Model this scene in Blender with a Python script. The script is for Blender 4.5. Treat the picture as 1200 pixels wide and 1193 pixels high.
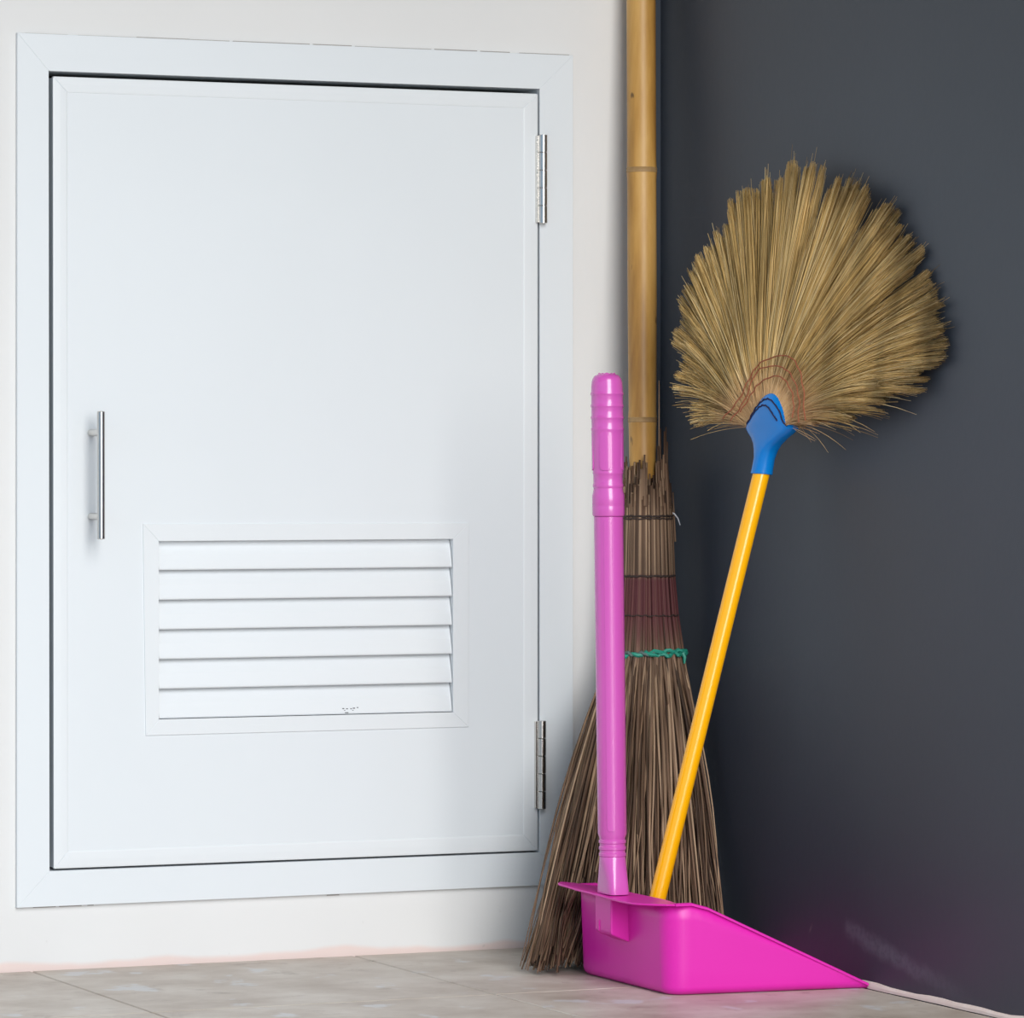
import bpy, bmesh, math, random
import numpy as np
from mathutils import Vector, Matrix

for _o in list(bpy.data.objects):
    bpy.data.objects.remove(_o, do_unlink=True)
scene = bpy.context.scene
COL = scene.collection
random.seed(7)

# ------------------------------------------------------------------ camera
CAM_LOC = (-2.2817, -4.7514, 0.562)
cam_d = bpy.data.cameras.new('camera')
cam_d.sensor_width = 36.0
cam_d.lens = 158.04
cam_d.clip_start = 0.05
cam = bpy.data.objects.new('camera', cam_d)
COL.objects.link(cam)
cam.location = CAM_LOC
cam.rotation_euler = (math.radians(90 - 0.6036), 0, math.radians(-23.7593))
scene.camera = cam

# ------------------------------------------------------------------ world
world = bpy.data.worlds.new('sky')
scene.world = world
world.use_nodes = True
wb = world.node_tree.nodes['Background']
wb.inputs['Color'].default_value = (0.52, 0.75, 1.0, 1)
wb.inputs['Strength'].default_value = 0.78

# ------------------------------------------------------------------ daylight from the open side of the porch
ld = bpy.data.lights.new('porch_daylight', 'AREA')
ld.shape = 'RECTANGLE'
ld.size = 2.5
ld.size_y = 6.5
ld.energy = 438
ld.color = (1.0, 0.97, 0.925)
lo = bpy.data.objects.new('porch_daylight', ld)
COL.objects.link(lo)
lo.location = (-0.9, -5.6, 3.30)
lo.rotation_euler = (Vector((-0.25, 0, 0.6)) - Vector(lo.location)).to_track_quat('-Z', 'Y').to_euler()

# ------------------------------------------------------------------ exposure
vs = scene.view_settings
vs.view_transform = 'Standard'
vs.look = 'None'
vs.exposure = 0.0
vs.gamma = 1.0
vs.use_curve_mapping = False


# ================================================================== materials
def nodes_of(m):
    return m.node_tree.nodes, m.node_tree.links


def mat(name, col, rough=0.5, metal=0.0, coat=0.0, spec=0.5):
    m = bpy.data.materials.new(name)
    m.use_nodes = True
    b = m.node_tree.nodes['Principled BSDF']
    b.inputs['Base Color'].default_value = (*col, 1)
    b.inputs['Roughness'].default_value = rough
    b.inputs['Metallic'].default_value = metal
    b.inputs['Coat Weight'].default_value = coat
    b.inputs['Specular IOR Level'].default_value = spec
    return m


def ramp(m, stops):
    n, l = nodes_of(m)
    r = n.new('ShaderNodeValToRGB')
    e = r.color_ramp.elements
    e[0].position, e[0].color = stops[0][0], (*stops[0][1], 1)
    e[1].position, e[1].color = stops[-1][0], (*stops[-1][1], 1)
    for p, c in stops[1:-1]:
        x = e.new(p)
        x.color = (*c, 1)
    return r


def noise(m, scale, detail=4, rough=0.5, vec=None, stretch=None):
    n, l = nodes_of(m)
    t = n.new('ShaderNodeTexNoise')
    t.inputs['Scale'].default_value = scale
    t.inputs['Detail'].default_value = detail
    t.inputs['Roughness'].default_value = rough
    if vec is None:
        vec = n.new('ShaderNodeTexCoord').outputs['Object']
    if stretch:
        mp = n.new('ShaderNodeMapping')
        mp.inputs['Scale'].default_value = stretch
        l.new(vec, mp.inputs['Vector'])
        vec = mp.outputs['Vector']
    l.new(vec, t.inputs['Vector'])
    return t


def bump(m, height_out, strength, dist=0.001):
    n, l = nodes_of(m)
    b = n.new('ShaderNodeBump')
    b.inputs['Strength'].default_value = strength
    b.inputs['Distance'].default_value = dist
    l.new(height_out, b.inputs['Height'])
    l.new(b.outputs['Normal'], n['Principled BSDF'].inputs['Normal'])


def mix(m, fac, a, b):
    n, l = nodes_of(m)
    x = n.new('ShaderNodeMix')
    x.data_type = 'RGBA'
    for sock, v in ((x.inputs['Factor'], fac), (x.inputs['A'], a), (x.inputs['B'], b)):
        pass
    fs, as_, bs = x.inputs[0], x.inputs[6], x.inputs[7]
    for s, v in ((fs, fac), (as_, a), (bs, b)):
        if isinstance(v, (int, float)):
            s.default_value = v
        elif isinstance(v, tuple):
            s.default_value = (*v, 1)
        else:
            l.new(v, s)
    return x.outputs[2]


def mathn(m, op, a, b=None, c=None, clamp=False):
    n, l = nodes_of(m)
    x = n.new('ShaderNodeMath')
    x.operation = op
    x.use_clamp = clamp
    for i, v in enumerate((a, b, c)):
        if v is None:
            continue
        if isinstance(v, (int, float)):
            x.inputs[i].default_value = v
        else:
            l.new(v, x.inputs[i])
    return x.outputs[0]


def mapr(m, v, a, b, c=0.0, d=1.0):
    n, l = nodes_of(m)
    x = n.new('ShaderNodeMapRange')
    x.interpolation_type = 'SMOOTHSTEP'
    l.new(v, x.inputs[0])
    for i, k in enumerate((a, b, c, d)):
        x.inputs[i + 1].default_value = k
    return x.outputs[0]


def sepxyz(m):
    n, l = nodes_of(m)
    t = n.new('ShaderNodeTexCoord')
    s = n.new('ShaderNodeSeparateXYZ')
    l.new(t.outputs['Object'], s.inputs[0])
    return s.outputs[0], s.outputs[1], s.outputs[2], t.outputs['Object']


def base_in(m):
    return m.node_tree.nodes['Principled BSDF'].inputs['Base Color']


DARK = (0.030, 0.040, 0.057)

# back wall: off-white plaster, pinkish undercoat showing in a ragged band at the floor, dark paint lapping round the corner
M_wall = mat('white_plaster', (0.80, 0.79, 0.775), 0.75)
x, y, z, oc = sepxyz(M_wall)
n1 = noise(M_wall, 3.0, 3, vec=oc)
c = mix(M_wall, mapr(M_wall, n1.outputs[0], 0.35, 0.7), (0.79, 0.79, 0.785), (0.765, 0.765, 0.76))
edge = noise(M_wall, 6.0, 3, vec=oc, stretch=(1, 1, 0.0))
hgt = mathn(M_wall, 'MULTIPLY_ADD', edge.outputs[0], 0.030, -0.0085)
band = mapr(M_wall, mathn(M_wall, 'SUBTRACT', z, hgt), -0.003, 0.004, 1, 0)
c = mix(M_wall, band, c, (0.80, 0.66, 0.62))
spk = noise(M_wall, 42, 2, vec=oc)
low = mapr(M_wall, z, 0.02, 0.09, 1, 0)
sp = mathn(M_wall, 'MULTIPLY', mapr(M_wall, spk.outputs[0], 0.70, 0.76), low)
c = mix(M_wall, mathn(M_wall, 'MULTIPLY', sp, 0.5), c, (0.45, 0.43, 0.41))
lap = mapr(M_wall, x, -0.014, -0.012)
c = mix(M_wall, lap, c, DARK)
M_wall.node_tree.links.new(c, base_in(M_wall))
fine = noise(M_wall, 60, 5, vec=oc)
bump(M_wall, fine.outputs[0], 0.12, 0.002)

# right wall: charcoal paint with roller unevenness and a few chalky scuffs
M_dark = mat('charcoal_paint', DARK, 0.5)
x, y, z, oc = sepxyz(M_dark)
n1 = noise(M_dark, 2.2, 4, vec=oc)
c = mix(M_dark, mapr(M_dark, n1.outputs[0], 0.3, 0.7), DARK, (0.035, 0.045, 0.063))
# a long chalky smear running down from the lip of the dust pan to the front
def smear(c, y0, z0, y1, z1, wid, strength, col):
    n, l = nodes_of(M_dark)
    dy, dz = y1 - y0, z1 - z0
    L = math.hypot(dy, dz)
    a = mathn(M_dark, 'MULTIPLY_ADD', y, dy / L, -(y0 * dy + z0 * dz) / L)
    t = mathn(M_dark, 'ADD', a, mathn(M_dark, 'MULTIPLY', z, dz / L))
    p = mathn(M_dark, 'MULTIPLY_ADD', y, -dz / L, (y0 * dz - z0 * dy) / L)
    s = mathn(M_dark, 'ADD', p, mathn(M_dark, 'MULTIPLY', z, dy / L))
    nz = noise(M_dark, 30, 4, vec=oc)
    s = mathn(M_dark, 'ADD', s, mathn(M_dark, 'MULTIPLY_ADD', nz.outputs[0], wid * 1.2, -wid * 0.6))
    k = mapr(M_dark, mathn(M_dark, 'ABSOLUTE', s), wid * 0.1, wid, 1, 0)
    k = mathn(M_dark, 'MULTIPLY', k, mapr(M_dark, t, 0, 0.012))
    k = mathn(M_dark, 'MULTIPLY', k, mapr(M_dark, t, L * 0.25, L, 1, 0))
    gr = noise(M_dark, 160, 3, vec=oc)
    k = mathn(M_dark, 'MULTIPLY', k, mapr(M_dark, gr.outputs[0], 0.3, 0.6, 0.5, 1))
    return mix(M_dark, mathn(M_dark, 'MULTIPLY', k, strength), c, col)
c = smear(c, -0.455, 0.060, -0.78, 0.0, 0.016, 0.32, (0.20, 0.22, 0.26))
c = smear(c, -0.385, 0.058, -0.375, 0.043, 0.003, 0.6, (0.20, 0.20, 0.20))
M_dark.node_tree.links.new(c, base_in(M_dark))
fine = noise(M_dark, 90, 4, vec=oc)
bump(M_dark, fine.outputs[0], 0.10, 0.0015)

# stone-look floor tile: grey-beige with streaks running along the back wall and pale bluish flecks
M_tile = mat('stone_tile', (0.4, 0.36, 0.31), 0.42)
nn, ll = nodes_of(M_tile)
geo = nn.new('ShaderNodeNewGeometry')
pos = geo.outputs['Position']
st = noise(M_tile, 9, 6, 0.62, vec=pos, stretch=(1.0, 1.1, 1))
r = ramp(M_tile, [(0.28, (0.36, 0.29, 0.235)), (0.5, (0.49, 0.425, 0.365)), (0.72, (0.62, 0.57, 0.51))])
ll.new(st.outputs[0], r.inputs[0])
fl = noise(M_tile, 16, 4, 0.55, vec=pos, stretch=(1.0, 0.8, 1))
c = mix(M_tile, mapr(M_tile, fl.outputs[0], 0.60, 0.68, 0, 0.6), r.outputs[0], (0.60, 0.63, 0.67))
ve = noise(M_tile, 22, 7, 0.65, vec=pos, stretch=(1.0, 0.9, 1))
c = mix(M_tile, mapr(M_tile, ve.outputs[0], 0.56, 0.72, 0, 0.55), c, (0.24, 0.18, 0.145))
ll.new(c, base_in(M_tile))
bump(M_tile, ve.outputs[0], 0.06, 0.002)

M_grout = mat('pale_grout', (0.52, 0.46, 0.41), 0.85)
gn = noise(M_grout, 40, 3)
M_grout.node_tree.links.new(mix(M_grout, gn.outputs[0], (0.36, 0.32, 0.285), (0.50, 0.45, 0.41)), base_in(M_grout))

M_ceil = mat('ceiling_paint', (0.75, 0.75, 0.73), 0.8)  # tinted brown below to cut bounced light on the wall
gn = noise(M_ceil, 5, 3)
M_ceil.node_tree.links.new(mix(M_ceil, gn.outputs[0], (0.20, 0.16, 0.12), (0.26, 0.21, 0.16)), base_in(M_ceil))

M_bead = mat('pink_white_mortar', (0.78, 0.66, 0.61), 0.8)
gn = noise(M_bead, 50, 4)
M_bead.node_tree.links.new(mix(M_bead, gn.outputs[0], (0.82, 0.72, 0.68), (0.70, 0.55, 0.50)), base_in(M_bead))

# vinyl door: slightly cool white
def vinyl(name, col):
    m = mat(name, col, 0.38)
    g = noise(m, 4, 3)
    m.node_tree.links.new(mix(m, mapr(m, g.outputs[0], 0.3, 0.7), col, tuple(k * 0.985 for k in col)), base_in(m))
    g2 = noise(m, 25, 2)
    bump(m, g2.outputs[0], 0.03, 0.002)
    return m
M_vinyl = vinyl('white_vinyl', (0.775, 0.815, 0.845))
M_vinyl2 = vinyl('white_vinyl_edging', (0.79, 0.825, 0.85))

M_dirt = mat('dark_fleck', (0.08, 0.08, 0.085), 0.8)
M_steel = mat('brushed_steel', (0.62, 0.60, 0.57), 0.22, 1.0)
g = noise(M_steel, 200, 3, stretch=(1, 1, 0.04))
bump(M_steel, g.outputs[0], 0.05, 0.0003)
M_void_shade = mat('void_shade', (0.03, 0.035, 0.04), 0.9)  # near-black colour stands in for shade inside the door opening

M_pan = mat('magenta_plastic', (0.70, 0.016, 0.40), 0.38)
g = noise(M_pan, 180, 3)
bump(M_pan, g.outputs[0], 0.05, 0.0006)
M_pole_pink = mat('pink_plastic', (0.62, 0.095, 0.46), 0.23, spec=0.8, coat=0.2)
g = noise(M_pole_pink, 60, 2)
bump(M_pole_pink, g.outputs[0], 0.03, 0.0006)
M_yellow = mat('yellow_plastic', (1.0, 0.47, 0.0), 0.20, spec=0.7)
g = noise(M_yellow, 40, 2)
bump(M_yellow, g.outputs[0], 0.02, 0.0006)
M_blue = mat('blue_plastic', (0.0, 0.19, 0.60), 0.25, spec=0.5)
g = noise(M_blue, 40, 2)
bump(M_blue, g.outputs[0], 0.02, 0.0006)
M_navy = mat('navy_thread', (0.012, 0.012, 0.06), 0.9)
M_rust = mat('rust_thread', (0.30, 0.085, 0.04), 0.9)
M_green = mat('green_twine', (0.02, 0.30, 0.21), 0.5)
M_green_grey = mat('faded_green_twine', (0.09, 0.14, 0.13), 0.6)
M_wire = mat('rusty_wire', (0.035, 0.022, 0.018), 0.8)
M_white_thread = mat('white_plastic_thread', (0.6, 0.62, 0.65), 0.6)


def fibre_mat(name, stops, dyed=None):
    m = mat(name, stops[0][1], 0.65, spec=0.3)
    n, l = nodes_of(m)
    g = n.new('ShaderNodeNewGeometry')
    r = ramp(m, stops)
    l.new(g.outputs['Random Per Island'], r.inputs[0])
    c = r.outputs[0]
    x, y, z, oc = sepxyz(m)
    st = noise(m, 30, 4, vec=oc, stretch=(1, 1, 0.25))
    c = mix(m, mapr(m, st.outputs[0], 0.35, 0.7, 0, 0.45), c, tuple(k * 0.55 for k in stops[0][1]))
    if dyed:
        c = dyed(m, c, x, y, z, oc, g)
    l.new(c, base_in(m))
    return m


def dye(m, c, x, y, z, oc, g):
    n, l = nodes_of(m)
    jit = mathn(m, 'MULTIPLY_ADD', g.outputs['Random Per Island'], 0.05, -0.025)
    zz = mathn(m, 'ADD', z, jit)
    a = mapr(m, z, 0.425, 0.436, 1, 0)
    b = mapr(m, zz, 0.335, 0.385)
    k = mathn(m, 'MULTIPLY', a, b)
    return mix(m, mathn(m, 'MULTIPLY', k, 0.82), c, (0.095, 0.018, 0.028))


M_rib = fibre_mat('palm_rib', [(0.0, (0.055, 0.033, 0.022)), (0.35, (0.15, 0.088, 0.054)),
                               (0.7, (0.27, 0.17, 0.105)), (1.0, (0.55, 0.385, 0.25))], dye)


def fan_base(m, c, x, y, z, oc, g):
    # fibres paler and pinker at the fan's base: part own colour, part painted-in light
    v = z
    rad = mathn(m, 'SQRT', mathn(m, 'ADD', mathn(m, 'MULTIPLY', mathn(m, 'MULTIPLY', x, 0.62), mathn(m, 'MULTIPLY', x, 0.62)), mathn(m, 'MULTIPLY', z, z)))
    k = mapr(m, rad, 0.035, 0.085, 0.75, 0)
    return mix(m, k, c, (0.66, 0.41, 0.22))


M_fan = fibre_mat('grass_fibre', [(0.0, (0.26, 0.15, 0.04)), (0.3, (0.66, 0.43, 0.15)),
                                  (0.7, (0.88, 0.62, 0.25)), (1.0, (0.98, 0.79, 0.44))], fan_base)

# bamboo
M_bamboo = mat('bamboo', (0.45, 0.26, 0.08), 0.42)
x, y, z, oc = sepxyz(M_bamboo)
g1 = noise(M_bamboo, 26, 6, 0.6, vec=oc, stretch=(1, 1, 0.13))
r = ramp(M_bamboo, [(0.32, (0.30, 0.14, 0.028)), (0.5, (0.51, 0.27, 0.062)), (0.68, (0.66, 0.39, 0.12))])
M_bamboo.node_tree.links.new(g1.outputs[0], r.inputs[0])
g2 = noise(M_bamboo, 70, 2, vec=oc, stretch=(1, 1, 0.3))
c = mix(M_bamboo, mapr(M_bamboo, g2.outputs[0], 0.71, 0.75, 0, 0.8), r.outputs[0], (0.06, 0.03, 0.012))
M_bamboo.node_tree.links.new(c, base_in(M_bamboo))
bump(M_bamboo, g1.outputs[0], 0.06, 0.001)
M_node = mat('bamboo_node', (0.34, 0.20, 0.075), 0.6)
g = noise(M_node, 120, 4)
M_node.node_tree.links.new(mix(M_node, g.outputs[0], (0.24, 0.135, 0.05), (0.46, 0.29, 0.12)), base_in(M_node))


# ================================================================== mesh helpers
def link(name, me, material, parent=None, smooth=False):
    o = bpy.data.objects.new(name, me)
    COL.objects.link(o)
    if material is not None and not me.materials:
        me.materials.append(material)
    if smooth:
        me.polygons.foreach_set('use_smooth', [True] * len(me.polygons))
    if parent is not None:
        o.parent = parent
        o.matrix_parent_inverse = parent.matrix_world.inverted() if parent.type != 'EMPTY' else Matrix.Translation(-Vector(parent.location))
    return o


def mesh(name, verts, faces):
    me = bpy.data.meshes.new(name)
    me.from_pydata([tuple(map(float, v)) for v in verts], [], faces)
    bm = bmesh.new()
    bm.from_mesh(me)
    bmesh.ops.recalc_face_normals(bm, faces=bm.faces)
    bm.to_mesh(me)
    bm.free()
    return me


def sharpen(me, deg=32):
    bm = bmesh.new()
    bm.from_mesh(me)
    for p in bm.faces:
        p.smooth = True
    for e in bm.edges:
        e.smooth = not (len(e.link_faces) == 2 and e.calc_face_angle(0) > math.radians(deg))
    bm.to_mesh(me)
    bm.free()


def obj(name, verts, faces, material, parent=None, smooth=False, bev=0, seg=2):
    o = link(name, mesh(name, verts, faces), material, parent, smooth)
    if smooth:
        sharpen(o.data)
    if bev:
        b = o.modifiers.new('bevel', 'BEVEL')
        b.width = bev
        b.segments = seg
        b.limit_method = 'ANGLE'
        b.angle_limit = math.radians(35)
    return o


def thing(name, loc, label, cat, group=None):
    o = bpy.data.objects.new(name, None)
    COL.objects.link(o)
    o.location = loc
    o.empty_display_size = 0.05
    o['label'] = label
    o['category'] = cat
    if group:
        o['group'] = group
    return o


def struct(o, label=None):
    o['kind'] = 'structure'
    if label:
        o['label'] = label
    return o


HEXF = [(0, 1, 2, 3), (4, 7, 6, 5), (0, 4, 5, 1), (1, 5, 6, 2), (2, 6, 7, 3), (3, 7, 4, 0)]


def box(x0, x1, y0, y1, z0, z1):
    return [(x0, y0, z0), (x1, y0, z0), (x1, y0, z1), (x0, y0, z1),
            (x0, y1, z0), (x1, y1, z0), (x1, y1, z1), (x0, y1, z1)], list(HEXF)


def prism(poly, y0, y1):
    """polygon in (x,z), extruded along y"""
    n = len(poly)
    v = [(p[0], y0, p[1]) for p in poly] + [(p[0], y1, p[1]) for p in poly]
    f = [tuple(range(n)), tuple(range(2 * n - 1, n - 1, -1))]
    f += [(i, i + n, (i + 1) % n + n, (i + 1) % n) for i in range(n)]
    return v, f


def join(*parts):
    V, F = [], []
    for v, f in parts:
        k = len(V)
        V += list(v)
        F += [tuple(i + k for i in q) for q in f]
    return V, F


def ring(o, i, y0, y1):
    """rectangular plate with a rectangular hole; o,i = lists of four (x,z) corners in the same order"""
    v = []
    for yy in (y0, y1):
        v += [(p[0], yy, p[1]) for p in o] + [(p[0], yy, p[1]) for p in i]
    f = []
    for k in range(4):
        j = (k + 1) % 4
        f += [(k, j, 4 + j, 4 + k), (8 + k, 12 + k, 12 + j, 8 + j), (k, 8 + k, 8 + j, j), (4 + k, 4 + j, 12 + j, 12 + k)]
    return v, f


def rect(x0, x1, z0, z1):
    return [(x0, z0), (x1, z0), (x1, z1), (x0, z1)]


def lathe(profile, n=32, cap=True):
    """profile: list of (z, r) -> verts, faces about the z axis"""
    V, F = [], []
    for zz, r in profile:
        V += [(r * math.cos(2 * math.pi * k / n), r * math.sin(2 * math.pi * k / n), zz) for k in range(n)]
    for i in range(len(profile) - 1):
        for k in range(n):
            j = (k + 1) % n
            F.append((i * n + k, i * n + j, (i + 1) * n + j, (i + 1) * n + k))
    if cap:
        F.append(tuple(range(n - 1, -1, -1)))
        F.append(tuple(range((len(profile) - 1) * n, len(profile) * n)))
    return V, F


def loft(rings, cap=True):
    V, F = [], []
    n = len(rings[0])
    for r in rings:
        V += [tuple(p) for p in r]
    for i in range(len(rings) - 1):
        for k in range(n):
            j = (k + 1) % n
            F.append((i * n + k, i * n + j, (i + 1) * n + j, (i + 1) * n + k))
    if cap:
        F.append(tuple(range(n - 1, -1, -1)))
        F.append(tuple(range((len(rings) - 1) * n, len(rings) * n)))
    return V, F


def axis_matrix(a, b):
    """matrix placing local +z from a towards b"""
    a, b = Vector(a), Vector(b)
    q = (b - a).to_track_quat('Z', 'Y')
    return Matrix.Translation(a) @ q.to_matrix().to_4x4()


def xf(M, v):
    return [tuple(M @ Vector(p)) for p in v]


def tube(path, radii, n=6, closed=False):
    """tube along a list of points"""
    P = [Vector(p) for p in path]
    m = len(P)
    if not hasattr(radii, '__len__'):
        radii = [radii] * m
    rings = []
    up = None
    for i in range(m):
        if closed:
            t = (P[(i + 1) % m] - P[i - 1]).normalized()
        else:
            t = (P[min(i + 1, m - 1)] - P[max(i - 1, 0)]).normalized()
        if up is None:
            up = t.orthogonal().normalized()
        up = (up - t * up.dot(t)).normalized()
        s = t.cross(up)
        rings.append([P[i] + radii[i] * (up * math.cos(2 * math.pi * k / n) + s * math.sin(2 * math.pi * k / n)) for k in range(n)])
    if closed:
        V, F = [], []
        for r in rings:
            V += [tuple(p) for p in r]
        for i in range(m):
            for k in range(n):
                j = (k + 1) % n
                i2 = (i + 1) % m
                F.append((i * n + k, i * n + j, i2 * n + j, i2 * n + k))
        return V, F
    return loft(rings)


def strands(paths, radii, sides=3):
    """many thin tapering tubes in one go. paths: array (N,S,3); radii: (N,S) -> verts, faces"""
    P = np.asarray(paths, float)
    R = np.asarray(radii, float)
    N, S, _ = P.shape
    T = np.gradient(P, axis=1)
    T /= np.linalg.norm(T, axis=2, keepdims=True) + 1e-12
    ref = np.zeros_like(T)
    ref[..., 1] = 1.0
    A = np.cross(T, ref)
    A /= np.linalg.norm(A, axis=2, keepdims=True) + 1e-12
    B = np.cross(T, A)
    ph = np.random.RandomState(3).rand(N) * 6.28
    V = np.zeros((N, S, sides, 3))
    for k in range(sides):
        an = ph + 2 * math.pi * k / sides
        V[:, :, k] = P + R[..., None] * (A * np.cos(an)[:, None, None] + B * np.sin(an)[:, None, None])
    V = V.reshape(-1, 3)
    F = []
    for i in range(N):
        o = i * S * sides
        for s in range(S - 1):
            for k in range(sides):
                j = (k + 1) % sides
                F.append((o + s * sides + k, o + s * sides + j, o + (s + 1) * sides + j, o + (s + 1) * sides + k))
        F.append(tuple(o + k for k in range(sides)))
        F.append(tuple(o + (S - 1) * sides + k for k in reversed(range(sides))))
    return V, F


def strand_obj(name, paths, radii, material, parent, sides=3):
    V, F = strands(paths, radii, sides)
    me = bpy.data.meshes.new(name)
    me.from_pydata(V.tolist(), [], F)
    me.update()
    return link(name, me, material, parent, smooth=True)


# ================================================================== the setting
FX0, FX1, FY0, FY1 = -0.7505, -0.1575, 0.1097, 0.9927      # clear opening inside the door frame (x, z)
OUT = [(-0.7880, 0.0705), (-0.1150, 0.0715), (-0.1150, 1.0330), (-0.7865, 1.0335)]
INN = rect(FX0, FX1, FY0, FY1)
HOLE = rect(-0.7780, -0.1250, 0.0800, 1.0240)
v, f = ring(rect(-4.0, 0.12, -0.1, 1.96), HOLE, 0.0, 0.12)
wall_back = struct(obj('wall_back', v, f, M_wall), 'off-white plaster wall around the small white door')
v, f = box(0.0, 0.12, -1.15, 0.0, -0.1, 1.96)
wall_right = struct(obj('wall_right', v, f, M_dark), 'charcoal painted wall behind the fan broom')
v, f = box(-4.0, 0.12, -1.7, 0.12, 1.96, 2.06)  # out of view, lowered so the back wall darkens towards its top
struct(obj('ceiling', v, f, M_ceil), 'unseen brown porch ceiling, set low to shade the upper wall')
v, f = box(-60.0, 60.0, -90.0, 0.0, -0.12, -0.0025)
floor = struct(obj('floor', v, f, M_grout), 'grey-beige stone-look tiled floor')
TW, TL = 0.3825, 0.405
g = 0.0012
tv, tf = box(g, TW - g, g, TL - g, -0.012, 0.0)
tme = mesh('tile', tv, tf)
tme.materials.append(M_tile)
rnd = random.Random(2)
for i in range(9):
    for j in range(9):
        t = link('tile', tme, None, floor)
        t.location = (-0.0062 - (i + 1) * TW, -0.0155 - (j + 1) * TL + 0.0125, rnd.uniform(-0.0004, 0.0))
        bv = t.modifiers.new('bevel', 'BEVEL')
        bv.width = 0.0008
        bv.segments = 1
# rough mortar bead where the dark wall meets the tiles
rnd = random.Random(5)
rings = []
for k in range(60):
    yy = -0.003 - k * 0.028
    a, b = 0.0042 + rnd.uniform(-0.001, 0.0012), 0.0058 + rnd.uniform(-0.0012, 0.0014)
    rings.append([(0.0, yy, 0.0), (-a, yy, 0.0), (-a * 0.9, yy, b * 0.55), (-a * 0.45, yy, b * 0.95), (0.0, yy, b)])
v, f = loft(rings)
struct(obj('trim_1', v, f, M_bead, smooth=True), 'thin pinkish-white mortar line at the foot of the charcoal wall')

# door frame: four mitred boards
frame = thing('trim_2', (-0.452, -0.004, 0.0705), 'white mitred frame around the small louvred door', 'door frame')
del frame['category']
frame['kind'] = 'structure'
for k in range(4):
    j = (k + 1) % 4
    a = prism([OUT[k], OUT[j], INN[j], INN[k]], -0.0055, -0.0003)
    b = prism([HOLE[k], HOLE[j], INN[j], INN[k]], -0.0003, 0.06)
    v, f = join(a, b)
    obj('frame_board', v, f, M_vinyl, frame, bev=0.0004, seg=2)

# thin taupe caulk lines along the gap where the frame meets the plaster
M_caulk = mat('taupe_caulk', (0.36, 0.33, 0.31), 0.9)
rnd = random.Random(4)
V, F = [], []
xx = -0.776
while xx < -0.13:
    w = rnd.uniform(0.03, 0.11)
    h = rnd.uniform(0.0004, 0.0010)
    V, F = join((V, F), box(xx, min(xx + w, -0.118), -0.0010, -0.0002, 1.0336, 1.0336 + h))
    xx += w + rnd.choice((0.0, 0.0, 0.004, 0.012))
for x0, x1 in ((-0.768, -0.742), (-0.738, -0.712), (-0.705, -0.698), (-0.42, -0.405)):
    V, F = join((V, F), box(x0, x1, -0.0010, -0.0002, 0.0693, 0.0702))
obj('caulk_line', V, F, M_caulk, frame)

# dark sheet behind the door opening, the hollow's shade put into its colour
niche = struct(obj('wall_niche_backing', *box(-0.80, -0.10, 0.121, 0.13, 0.05, 1.05), M_void_shade), 'dark sheet standing for the shaded hollow behind the small door')

# ------------------------------------------------------------------ the small louvred door
DX0, DX1, DZ0, DZ1 = -0.7455, -0.1597, 0.1120, 0.9870
LX0, LX1, LZ0, LZ1 = -0.6230, -0.2665, 0.2745, 0.4733      # louvre opening
door = thing('door_1', (-0.45, 0.0, 0.112), 'small white hinged door with a louvred vent and steel bar handle', 'door')
del door['category']
door['kind'] = 'structure'
EI = rect(-0.7290, -0.1780, 0.1310, 0.9697)
EO = rect(DX0, DX1, DZ0, DZ1)
v, f = ring(rect(DX0 + 0.001, DX1 - 0.001, DZ0 + 0.001, DZ1 - 0.001), rect(LX0 - 0.004, LX1 + 0.004, LZ0 - 0.004, LZ1 + 0.004), -0.0048, 0.030)
obj('door_panel', v, f, M_vinyl, door)
# edging: four mitred strips with a soft cushion profile
for k in range(4):
    j = (k + 1) % 4
    o0, o1, i0, i1 = [np.array(q) for q in (EO[k], EO[j], EI[k], EI[j])]
    prof = [(0.0, 0.0), (0.0, -0.0048), (0.10, -0.0052), (0.5, -0.0055), (0.9, -0.0054), (1.0, -0.0051), (1.0, 0.0)]
    A, B = [], []
    for t, yy in prof:
        p, q = o0 + (i0 - o0) * t, o1 + (i1 - o1) * t
        w = (q - p) / np.linalg.norm(q - p) * 0.00035
        p, q = p + w, q - w
        A.append((p[0], yy, p[1]))
        B.append((q[0], yy, q[1]))
    v, f = loft([A, B])
    obj('edging', v, f, M_vinyl2, door, bev=0.0003, seg=1)
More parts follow.
